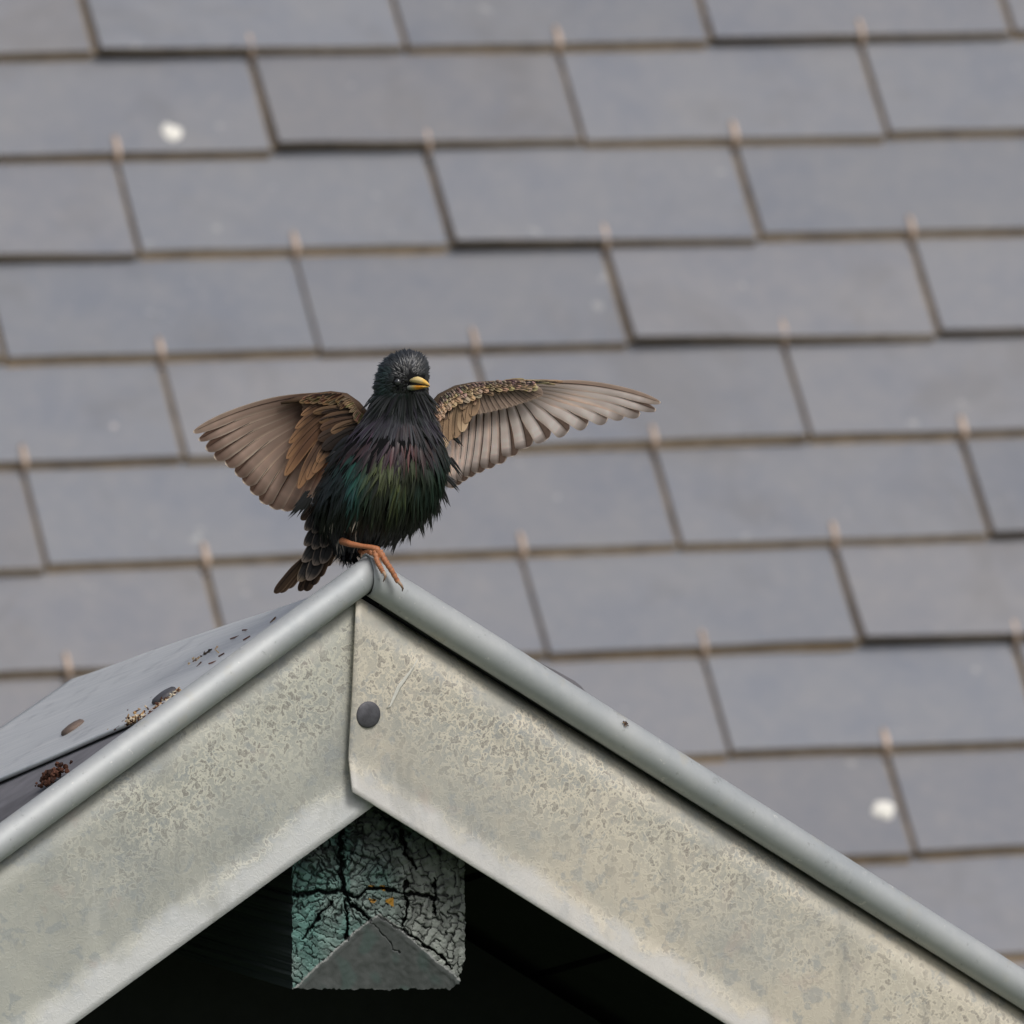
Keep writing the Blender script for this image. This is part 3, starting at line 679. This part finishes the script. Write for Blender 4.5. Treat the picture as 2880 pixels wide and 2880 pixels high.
# vaned feathers -------------------------------------------------------
def vane(mb, B, T_, N, W, cf, bend=.06, camber=.12, nl=18, nw=8, tip=.5, sgn=1, cup=.05, root=.35):
    """a broad feather from B to T_; N points at the viewer's side; sgn = side of the narrow outer vane"""
    ax = T_-B; L = ax.length; ax.normalize(); sd_ = ax.cross(N).normalized()*sgn; nn = sd_.cross(ax).normalized(); nn = nn if nn.dot(N) > 0 else -nn
    rows = []; cols = []
    for i in range(nl+1):
        t = 1-(1-i/nl)**1.9; wd = W*(root+(1-root)*sstep(0, .45, t))
        if t > 1-tip*.45: q = (t-(1-tip*.45))/(tip*.45); wd *= math.sqrt(max(0.0, 1-q**2.2))
        wd = max(wd, W*.02)
        p = B + ax*(L*t) + sd_*(bend*L*4*t*(1-t)) - nn*(cup*L*t*t)
        row = []; cr = []
        for j in range(nw+1):
            s = j/nw*2-1; s2 = s*(.62 if s > 0 else 1.0)      # + side is the narrow outer vane
            row.append(p + sd_*(s2*wd*.6) - nn*(camber*wd*s2*s2) ); cr.append(cf(t, s))
        rows.append(row); cols.append(cr)
    mb.grid(rows, cols)
    # shaft
    pts = [B + ax*(L*t) + sd_*(bend*L*4*t*(1-t)) - nn*(cup*L*t*t) + nn*.00012 for t in [q/10*.96 for q in range(11)]]
    mb.tube(pts, [.00045*(1-q/11) + .00010 for q in range(11)], 5, cols=[tuple(x*.5 for x in cf(.5, 0))]*11)
def quill_col(outer, inner, edge, var, root=None):
    def f(t, s):
        c = lerp(outer, inner, sstep(-.02, -.30, s)) if s > -.93 else edge
        c = lerp(c, outer, .75*sstep(.80, .96, t)*(1 if s < .5 else 1)); c = lerp(c, outer, .6*sstep(.55, .1, t))
        if root: c = lerp(root, c, sstep(.10, .75, t))
        if t > .985: c = edge  # pale fringe, whitened further to paint the back-lit rim
        if s > .93: c = lerp(c, edge, .5)
        st = .06*math.sin(t*70+s*24); return tuple(max(0, q*(1+var+st)) for q in c)
    return f
def dark_col(core, rim, var=0, rimw=.75, start=.0):
    def f(t, s):
        e = max(abs(s)**3, sstep(.75, 1, t)); c = lerp(core, rim, sstep(rimw-.12, rimw+.12, max(abs(s), .25+t*.75)))
        if t < start: c = lerp(rim, c, t/start)
        return tuple(q*(1+var) for q in c)
    return f
def nvec(x, y=0, z=0): return (-FW + RT*x + UP*y).normalized()
# ---- the right-hand wing of the picture (bird's left)
wr_ = MB(); rows = []
LEAD_R = [(1215, 1150), (1245, 1112), (1285, 1088), (1330, 1076), (1390, 1070), (1450, 1070), (1505, 1074), (1560, 1078)]
arm = [P(x, y+12, .012+.00003*(x-1200)) for x, y in LEAD_R]
wr_.tube(arm, [.0058, .0055, .0045, .0036, .0030, .0024, .0017, .0008], 12, cols=[(.10, .07, .045)]*8)
FR = [((1486, 1080), (1860, 1131), 26), ((1482, 1085), (1847, 1152), 30), ((1478, 1090), (1802, 1163), 33), ((1474, 1094), (1759, 1167), 36), ((1468, 1098), (1711, 1178), 39), ((1462, 1101), (1655, 1192), 43), ((1452, 1104), (1599, 1214), 46), ((1442, 1106), (1540, 1236), 48), ((1432, 1108), (1483, 1260), 49),
      ((1416, 1111), (1441, 1284), 49), ((1398, 1114), (1404, 1306), 48), ((1380, 1118), (1374, 1319), 46), ((1360, 1124), (1345, 1331), 44), ((1340, 1130), (1320, 1343), 42), ((1320, 1140), (1300, 1355), 40), ((1298, 1150), (1285, 1366), 38), ((1280, 1160), (1272, 1374), 36)]
wing_r = None
def wing(mbc, quills, side, dep, lab, sgn):
    w_ = mbc.build('wing', COVERT, bird); w_['label'] = lab
    for i, (b_, t_, wd) in enumerate(quills):
        q = MB(); zb = dep(b_[0], i); zt = dep(t_[0], i)
        oc = (.155, .105, .080) if side == 'R' else (.132, .078, .055); ic = (.97, .88, .82) if side == 'R' else (.62, .46, .37)
        if i == 0: oc = (.42, .31, .24)
        vane(q, P(b_[0], b_[1], zb), P(t_[0], t_[1], zt), nvec(.15 if side == 'R' else -.15, .1), wd*1.25*S, quill_col(oc, ic, (.85, .74, .64) if side == 'R' else (.92, .80, .66), rng.uniform(-.08, .08), (.105, .055, .034) if side == 'L' else None), bend=(.055 if i < 9 else .03)*(1 if side == 'R' else 1), sgn=sgn, tip=.26 if i > 1 else .6, cup=.03)
        q.build('flight_feather', QUILL, w_)
    return w_
tan = (.36, .24, .145); cream = (.60, .44, .28); dbr = (.035, .020, .015); mbr = (.16, .10, .065)
def crow(mb, pts, dirs, L, W, n, depth, core, rim, rimw=.6, jit=2, rs=1):
    """a row of small coverts along a polyline, pointing along interpolated directions"""
    r2 = random.Random(rs)
    for i in range(n):
        t = i/(n-1)*(len(pts)-1); k = min(int(t), len(pts)-2); f = t-k
        x = pts[k][0]+(pts[k+1][0]-pts[k][0])*f+r2.uniform(-jit, jit); y = pts[k][1]+(pts[k+1][1]-pts[k][1])*f+r2.uniform(-jit, jit)
        dx = dirs[k][0]+(dirs[k+1][0]-dirs[k][0])*f+r2.uniform(-.12, .12); dy = dirs[k][1]+(dirs[k+1][1]-dirs[k][1])*f+r2.uniform(-.12, .12); l_ = math.hypot(dx, dy)
        ln = L*r2.uniform(.85, 1.2); z = depth+.0004*r2.random()
        vane(mb, P(x, y, z), P(x+dx/l_*ln, y+dy/l_*ln, z-.0006), nvec(0), W*r2.uniform(.85, 1.15)*S, dark_col(tuple(q*r2.uniform(.7, 1.3) for q in core), tuple(q*r2.uniform(.85, 1.15) for q in rim), 0, rimw), bend=.02, nl=8, nw=4, tip=1.4, root=.6, cup=0)
# long tan axillaries and greater coverts
for x0, y0, x1, y1, wd, co, ri in ((1240, 1150, 1232, 1250, 40, tan, tan), (1258, 1140, 1246, 1262, 42, tan, cream), (1275, 1130, 1262, 1240, 40, tan, tan), (1292, 1125, 1280, 1232, 38, (.22, .15, .09), tan), (1310, 1118, 1298, 1215, 38, tan, cream), (1325, 1112, 1308, 1190, 36, tan, tan), (1340, 1106, 1326, 1170, 34, (.2, .13, .08), tan),
                                 (1265, 1140, 1250, 1180, 18, dbr, mbr), (1300, 1150, 1306, 1185, 16, (.07, .05, .035), tan), (1288, 1195, 1276, 1228, 16, (.07, .05, .035), tan), (1335, 1110, 1334, 1140, 14, (.12, .05, .03), tan), (1282, 1120, 1262, 1178, 14, (.08, .06, .04), tan)):
    vane(wr_, P(x0, y0, .011-.0002*(y1-1150)/30), P(x1, y1, .009), nvec(0), wd*S, dark_col(co, ri, 0, .8), bend=.05, nl=14, nw=6, tip=1.2, root=.5, cup=0)
for x0, y0, x1, y1, wd in ((1292, 1118, 1300, 1152, 30), (1312, 1104, 1312, 1128, 20), (1345, 1100, 1388, 1112, 20), (1400, 1094, 1424, 1104, 14), (1412, 1090, 1447, 1096, 13), (1435, 1084, 1460, 1091, 10), (1385, 1098, 1406, 1108, 12)):
    vane(wr_, P(x0, y0, .0085), P(x1, y1, .0078), nvec(0), wd*S, dark_col((.055, .038, .026), tan, 0, .85, .25), bend=-.1, nl=10, nw=6, tip=1.3, root=.3, cup=0)
lead = [(1222, 1140), (1245, 1116), (1285, 1094), (1330, 1082), (1390, 1076), (1450, 1077), (1490, 1080)]
dr1 = [(.6, .9), (.7, .8), (.8, .6), (.9, .5), (1, .35), (1, .2), (1, .15)]
def off(pl_, dx, dy): return [(x+dx, y+dy) for x, y in pl_]
crow(wr_, off(lead, 0, 22)[:4], dr1[:4], 26, 22, 9, .0075, dbr, cream, .60, 1.5, 1)
crow(wr_, off(lead, 0, 12), dr1, 22, 18, 22, .0068, dbr, cream, .60, 2, 2)
crow(wr_, off(lead, 0, 4), dr1, 17, 14, 30, .0060, (.05, .028, .024), cream, .64, 2, 3)
crow(wr_, off(lead, 0, -3), dr1, 15, 11, 38, .0055, (.08, .05, .045), (.40, .31, .23), .7, 2, 4)
crow(wr_, [(1400, 1072), (1470, 1071), (1530, 1074)], [(1, 0), (1, .08), (1, .1)], 60, 10, 8, .0062, (.07, .045, .035), (.45, .30, .18), .75, 1, 5)
for k in range(17):
    t = k/16; x0 = 1290+180*t; y0 = 1112-27*t; an = math.radians(92-66*t)
    vane(wr_, P(x0, y0, .0118), P(x0+math.cos(an)*62, y0+math.sin(an)*62, .0125), nvec(0), 34*S, dark_col((.30, .22, .17), (.36, .27, .21), rng.uniform(-.1, .1), .9), bend=.03, nl=12, nw=6, tip=1.0, root=.6, cup=0)
dR = lambda x, i: .014 + .00004*(x-1300)*.6 + i*.0007
wing(wr_, FR, 'R', dR, 'spread wing with pale translucent feathers and tan spotted coverts', -1)
# ---- the left-hand wing of the picture (bird's right)
wl_ = MB()
arm = [P(x, y+10, z) for x, y, z in ((1020, 1165, .02), (995, 1135, .016), (968, 1112, .013), (930, 1104, .012), (890, 1106, .012), (840, 1114, .013), (790, 1124, .014))]
wl_.tube(arm, [.0060, .0058, .0048, .0038, .0030, .0022, .0010], 12, cols=[(.10, .06, .035)]*7)
FL = [((935, 1106), (541, 1214), 28), ((936, 1110), (556, 1236), 32), ((936, 1114), (576, 1261), 35), ((937, 1118), (600, 1286), 38), ((938, 1122), (632, 1305), 41), ((939, 1126), (660, 1333), 43), ((940, 1131), (682, 1357), 45), ((941, 1137), (705, 1386), 46), ((943, 1143), (732, 1413), 47),
      ((946, 1150), (760, 1428), 47), ((950, 1158), (790, 1434), 46), ((955, 1166), (812, 1432), 44), ((960, 1174), (832, 1420), 42), ((966, 1184), (850, 1400), 40), ((974, 1194), (864, 1378), 38)]
wbr = (.125, .062, .034); wed = (.30, .165, .085); ddb = (.035, .020, .013)
for x0, y0, x1, y1, wd, co in ((960, 1150, 800, 1338, 34, wbr), (962, 1140, 805, 1290, 32, (.115, .058, .030)), (962, 1130, 812, 1246, 28, (.10, .052, .028)), (970, 1165, 838, 1374, 34, (.095, .052, .032)), (975, 1180, 862, 1350, 34, (.075, .042, .027)), (955, 1125, 830, 1205, 24, (.10, .052, .028)), (950, 1120, 846, 1168, 20, (.09, .047, .026)), (985, 1190, 880, 1330, 34, (.05, .03, .02)), (990, 1200, 890, 1300, 36, (.035, .023, .016))):
    vane(wl_, P(x0, y0, .0115), P(x1, y1, .0095), nvec(0), wd*S, dark_col(co, wed, 0, .86), bend=.06, nl=16, nw=8, tip=.9, root=.45, cup=0, sgn=1)
for x0, y0, x1, y1, wd, co in ((985, 1150, 880, 1160, 22, (.12, .07, .035)), (1000, 1160, 898, 1186, 28, (.11, .062, .032)), (1000, 1150, 902, 1162, 14, ddb), (1004, 1165, 897, 1184, 20, ddb), (1006, 1175, 900, 1206, 34, (.08, .043, .025)), (1010, 1190, 893, 1236, 38, (.045, .027, .018)), (1016, 1200, 905, 1262, 40, (.022, .015, .012)), (1020, 1180, 930, 1215, 30, (.15, .09, .05))):
    vane(wl_, P(x0, y0, .0085), P(x1, y1, .0075), nvec(0), wd*S, dark_col(co, tuple(min(.3, q*1.6) for q in co), 0, .9), bend=.06, nl=14, nw=6, tip=.9, root=.5, cup=0, sgn=1)
for k in range(11):
    t = k/10; an = math.radians(176-54*t); x0, y0 = 950+8*t, 1116+50*t; ln = 112-20*abs(t-.5)
    vane(wl_, P(x0, y0, .0122), P(x0+math.cos(an)*ln, y0+math.sin(an)*ln, .0128), nvec(0), 30*S, dark_col((.135, .082, .052), (.20, .125, .082), rng.uniform(-.15, .1), .86), bend=.04, nl=14, nw=6, tip=1.0, root=.5, cup=0)
crow(wl_, [(885, 1110), (920, 1106), (955, 1106), (985, 1122)], [(-1, .30), (-1, .35), (-1, .55), (-.9, .7)], 34, 12, 16, .0072, (.075, .04, .025), (.22, .13, .07), .8, 3, 6)
crow(wl_, [(880, 1116), (920, 1114), (960, 1118)], [(-1, .32), (-1, .4), (-1, .55)], 44, 14, 10, .0080, (.12, .065, .035), (.24, .15, .08), .8, 3, 8)
crow(wl_, [(984, 1118), (996, 1134), (1006, 1150), (1014, 1160)], [(-1, .5), (-1, .55), (-.8, .9), (-.6, 1)], 24, 7, 11, .0060, (.05, .028, .018), (.45, .31, .18), .5, .5, 7)
crow(wl_, [(1008, 1158), (1018, 1164), (1026, 1170)], [(-.5, 1), (-.5, 1), (-.4, 1)], 30, 12, 7, .0058, (.22, .15, .08), (.30, .20, .11), .8, 2, 9)
dL = lambda x, i: .014 + .00002*(950-x) + i*.0007
wing(wl_, FL, 'L', dL, 'drooping spread wing with brown feathers, darker near the body', 1)

# ---- tail
tm = MB()
for (x0, y0, x1, y1, wd, co, ri, z) in ((880, 1420, 846, 1462, 30, ddb, (.10, .06, .035), .012), (885, 1440, 858, 1492, 32, (.02, .018, .018), (.20, .16, .13), .011), (900, 1450, 880, 1500, 30, (.015, .014, .014), (.20, .16, .13), .010), (890, 1480, 856, 1535, 34, (.012, .012, .012), (.20, .16, .13), .013), (905, 1485, 880, 1545, 34, (.012, .012, .012), (.20, .16, .13), .012), (920, 1490, 905, 1540, 34, (.02, .016, .015), (.20, .16, .13), .011),
                                        (895, 1515, 850, 1580, 38, (.012, .012, .012), (.20, .16, .13), .015), (912, 1520, 882, 1590, 40, (.010, .010, .010), (.20, .16, .13), .014), (925, 1520, 904, 1585, 36, (.012, .012, .012), (.20, .16, .13), .013), (880, 1560, 838, 1635, 40, (.012, .010, .010), (.2, .15, .1), .018), (900, 1550, 864, 1632, 44, (.010, .009, .009), (.20, .16, .13), .016)):
    vane(tm, P(x0, y0, z+.012), P(x1, y1, z+.010), nvec(0), wd*S, dark_col(co, ri, rng.uniform(-.2, .1), .90), bend=.0, nl=14, nw=8, tip=1.5, root=.6, cup=-.02)
tm.tube([P(990, 1480, .04), P(940, 1500, .034), (P(905, 1535, .032)), P(880, 1580, .032)], [.012, .010, .006, .002], 12, cols=[(.012, .011, .011)]*4)
tail = tm.build('tail', COVERT, bird)
for i, (x0, y0, x1, y1, wd) in enumerate(((862, 1560, 771, 1668, 26), (868, 1560, 786, 1666, 26), (876, 1560, 806, 1654, 26), (925, 1545, 893, 1622, 28), (915, 1550, 876, 1645, 28), (905, 1560, 858, 1662, 28), (895, 1560, 840, 1662, 26), (935, 1540, 915, 1592, 26))):
    q = MB(); vane(q, P(x0, y0, .030+.0006*i), P(x1, y1, .034+.0006*i), nvec(0), wd*S, quill_col((.05, .032, .022), (.085, .055, .035), (.24, .16, .10), rng.uniform(-.1, .1)), bend=.01, tip=.5, sgn=1, cup=0); q.build('tail_feather', QUILL, tail)

# ---- beak, eyes
def bk(px, py, d): return P(px, py, d)
beak = bpy.data.objects.new('beak', None); beak.location = bk(1165, 1080, -.036); sc.collection.objects.link(beak); beak.parent = bird; beak.matrix_parent_inverse = Matrix.Translation(-bird.location)
def mandible(name, sts, parent):
    """sts: (px, top y, bottom y, depth, halfwidth m, colour)"""
    m = MB(); rows = []; cols = []; n = 20
    for x, yt, yb, d, hw, c in sts:
        row = []
        for j in range(n):
            a = 2*math.pi*j/n; cy = (yt+yb)/2; hy = (yb-yt)/2
            sx = math.cos(a); sy = math.sin(a)
            # lateral direction: across the beak, which points right and at the camera
            p = P(x, cy-hy*sy, d) + (RT*.80 + FW*.60)*(sx*hw*(1-.25*max(0, sy)))
            row.append(p)
        rows.append(row); cols.append([c]*n)
    m.grid(rows, cols, closed=True)
    c0 = m.vert(sum((Vector(p) for p in rows[-1]), Vector())/n, cols[-1][0]); b_ = len(rows)-1
    for j in range(n): m.f.append((b_*n+j, b_*n+(j+1) % n, c0))
    ob = m.build(name, HORN, None, recalc=True); ob.parent = parent; ob.matrix_parent_inverse = Matrix.Translation(-beak.location) @ Matrix.Translation(Vector((0, 0, 0)))
    return ob
yel = (.95, .58, .13); ylt = (1.0, .76, .34); org = (.92, .38, .03); gry = (.30, .31, .27)
bpy.context.view_layer.update()
up_ = mandible('upper_mandible', [(1156, 1066, 1076, -.032, .0026, (.20, .20, .16)), (1165, 1061, 1077, -.036, .0025, (.55, .45, .22)), (1175, 1058.5, 1078.5, -.040, .0022, ylt), (1186, 1062.5, 1080, -.045, .0019, ylt), (1196, 1069, 1081.5, -.049, .0015, yel), (1202, 1074.5, 1083.5, -.051, .0011, yel), (1208, 1081.5, 1085, -.0545, .0004, (.55, .33, .10))], beak)
lo_ = mandible('lower_mandible', [(1150, 1080, 1097, -.031, .0029, (.20, .21, .19)), (1158, 1080, 1098, -.034, .0026, gry), (1168, 1081, 1097, -.038, .0023, (.55, .42, .16)), (1178, 1082.2, 1095, -.042, .0020, org), (1188, 1083.5, 1092.5, -.046, .0020, org), (1198, 1085, 1090, -.050, .0012, yel), (1205, 1086.5, 1089, -.052, .0005, yel)], beak)
m = MB(); m.tube([P(1150, 1079.5, -.0335), P(1165, 1080, -.0375), P(1180, 1081.5, -.043), P(1195, 1083.5, -.0485), P(1203, 1085.5, -.051)], [.0011, .0012, .0010, .0006, .0002], 8, cols=[(.01, .008, .008)]*5)
gape = m.build('gape', HORN, None); gape.parent = beak; gape.matrix_parent_inverse = Matrix.Translation(-beak.location)
def eye(px, py, d, r):
    m = MB(); c = P(px, py, d)
    m.grid([[c + Vector((math.cos(a)*math.cos(e), math.sin(a)*math.cos(e), math.sin(e)))*r for a in [2*math.pi*j/24 for j in range(24)]] for e in [math.pi*(i/14-.5) for i in range(15)]], closed=True)
    m.build('eye', EYE, bird, recalc=True)
eye(1119, 1074, -.0340, .0028); eye(1196, 1066, -.021, .0026)

# ---- leg, toes and claws; a second foot just shows behind the apex
def leg_(ps, name='leg'):
    m = MB(); pts = []; rad = []; cols = []
    for (x0, y0, d0, r0), (x1, y1, d1, r1) in zip(ps, ps[1:]):
        for k in range(8):
            t = k/8; pts.append(P(x0+(x1-x0)*t, y0+(y1-y0)*t, d0+(d1-d0)*t)); rad.append((r0+(r1-r0)*t)*S*.82); cols.append(lerp((.34, .12, .05), (.44, .18, .085), noise.noise(Vector((x0*.1+k*.9, y0, 0)))*.8+.5))
    pts.append(P(*ps[-1][:3])); rad.append(ps[-1][3]*S); cols.append(cols[-1])
    m.tube(pts, rad, 14, cols=cols); return m.build(name, SKIN, bird)
leg = leg_([(962, 1522, .004, 13), (985, 1530, -.006, 11), (1018, 1536, -.010, 8.5), (1046, 1540, -.0125, 9.5), (1060, 1545, -.0130, 12), (1066, 1556, -.0125, 11.5), (1070, 1566, -.012, 10)])
def toe(ps, claw, parent):
    m = MB(); pts = []; rad = []; cols = []
    tot = len(ps)-1
    for i in range(tot*10+1):
        t = i/10; k = min(int(t), tot-1); f = t-k; a, b_ = ps[k], ps[k+1]; q = [a[j]+(b_[j]-a[j])*f for j in range(4)]
        ridge = 1+.10*math.cos(i*1.55); pts.append(P(*q[:3])); rad.append(q[3]*S*ridge); cols.append(lerp((.44, .18, .085), (.10, .04, .025), max(0, math.cos(i*1.55+2.4))**3*.8))
    m.tube(pts, rad, 12, cols=cols); ob = m.build('toe', SKIN, None); ob.parent = parent
    c = MB(); cp = [P(*q[:3]) for q in claw]; c.tube(cp, [q[3]*S for q in claw], 10, cols=[lerp((.42, .28, .18), (.10, .06, .05), i/(len(claw)-1)) for i in range(len(claw))])
    o2 = c.build('claw', HORN, None); o2.parent = parent
toe([(1054, 1550, -.0128, 8.5), (1060, 1577, -.0150, 7.5), (1070, 1596, -.0160, 7), (1078, 1611, -.0155, 6.5)], [(1079, 1608, -.0165, 5), (1084, 1620, -.0172, 4), (1081, 1630, -.0160, 2.5), (1077, 1636, -.0145, 1)], leg)
toe([(1068, 1550, -.0120, 9), (1083, 1577, -.0128, 8.5), (1100, 1602, -.0125, 8), (1120, 1638, -.0110, 6.5)], [(1120, 1636, -.0120, 5), (1128, 1645, -.0130, 4.2), (1133, 1655, -.0115, 3), (1131, 1663, -.0095, 1.2)], leg)
leg2 = leg_([(1000, 1535, .030, 9), (1012, 1548, .020, 8), (1022, 1560, .012, 9)])
toe([(1022, 1558, .012, 9), (1034, 1556, .008, 9), (1046, 1553, .002, 8)], [(1020, 1560, .010, 5), (1016, 1566, .008, 3), (1015, 1572, .008, 1)], leg2)
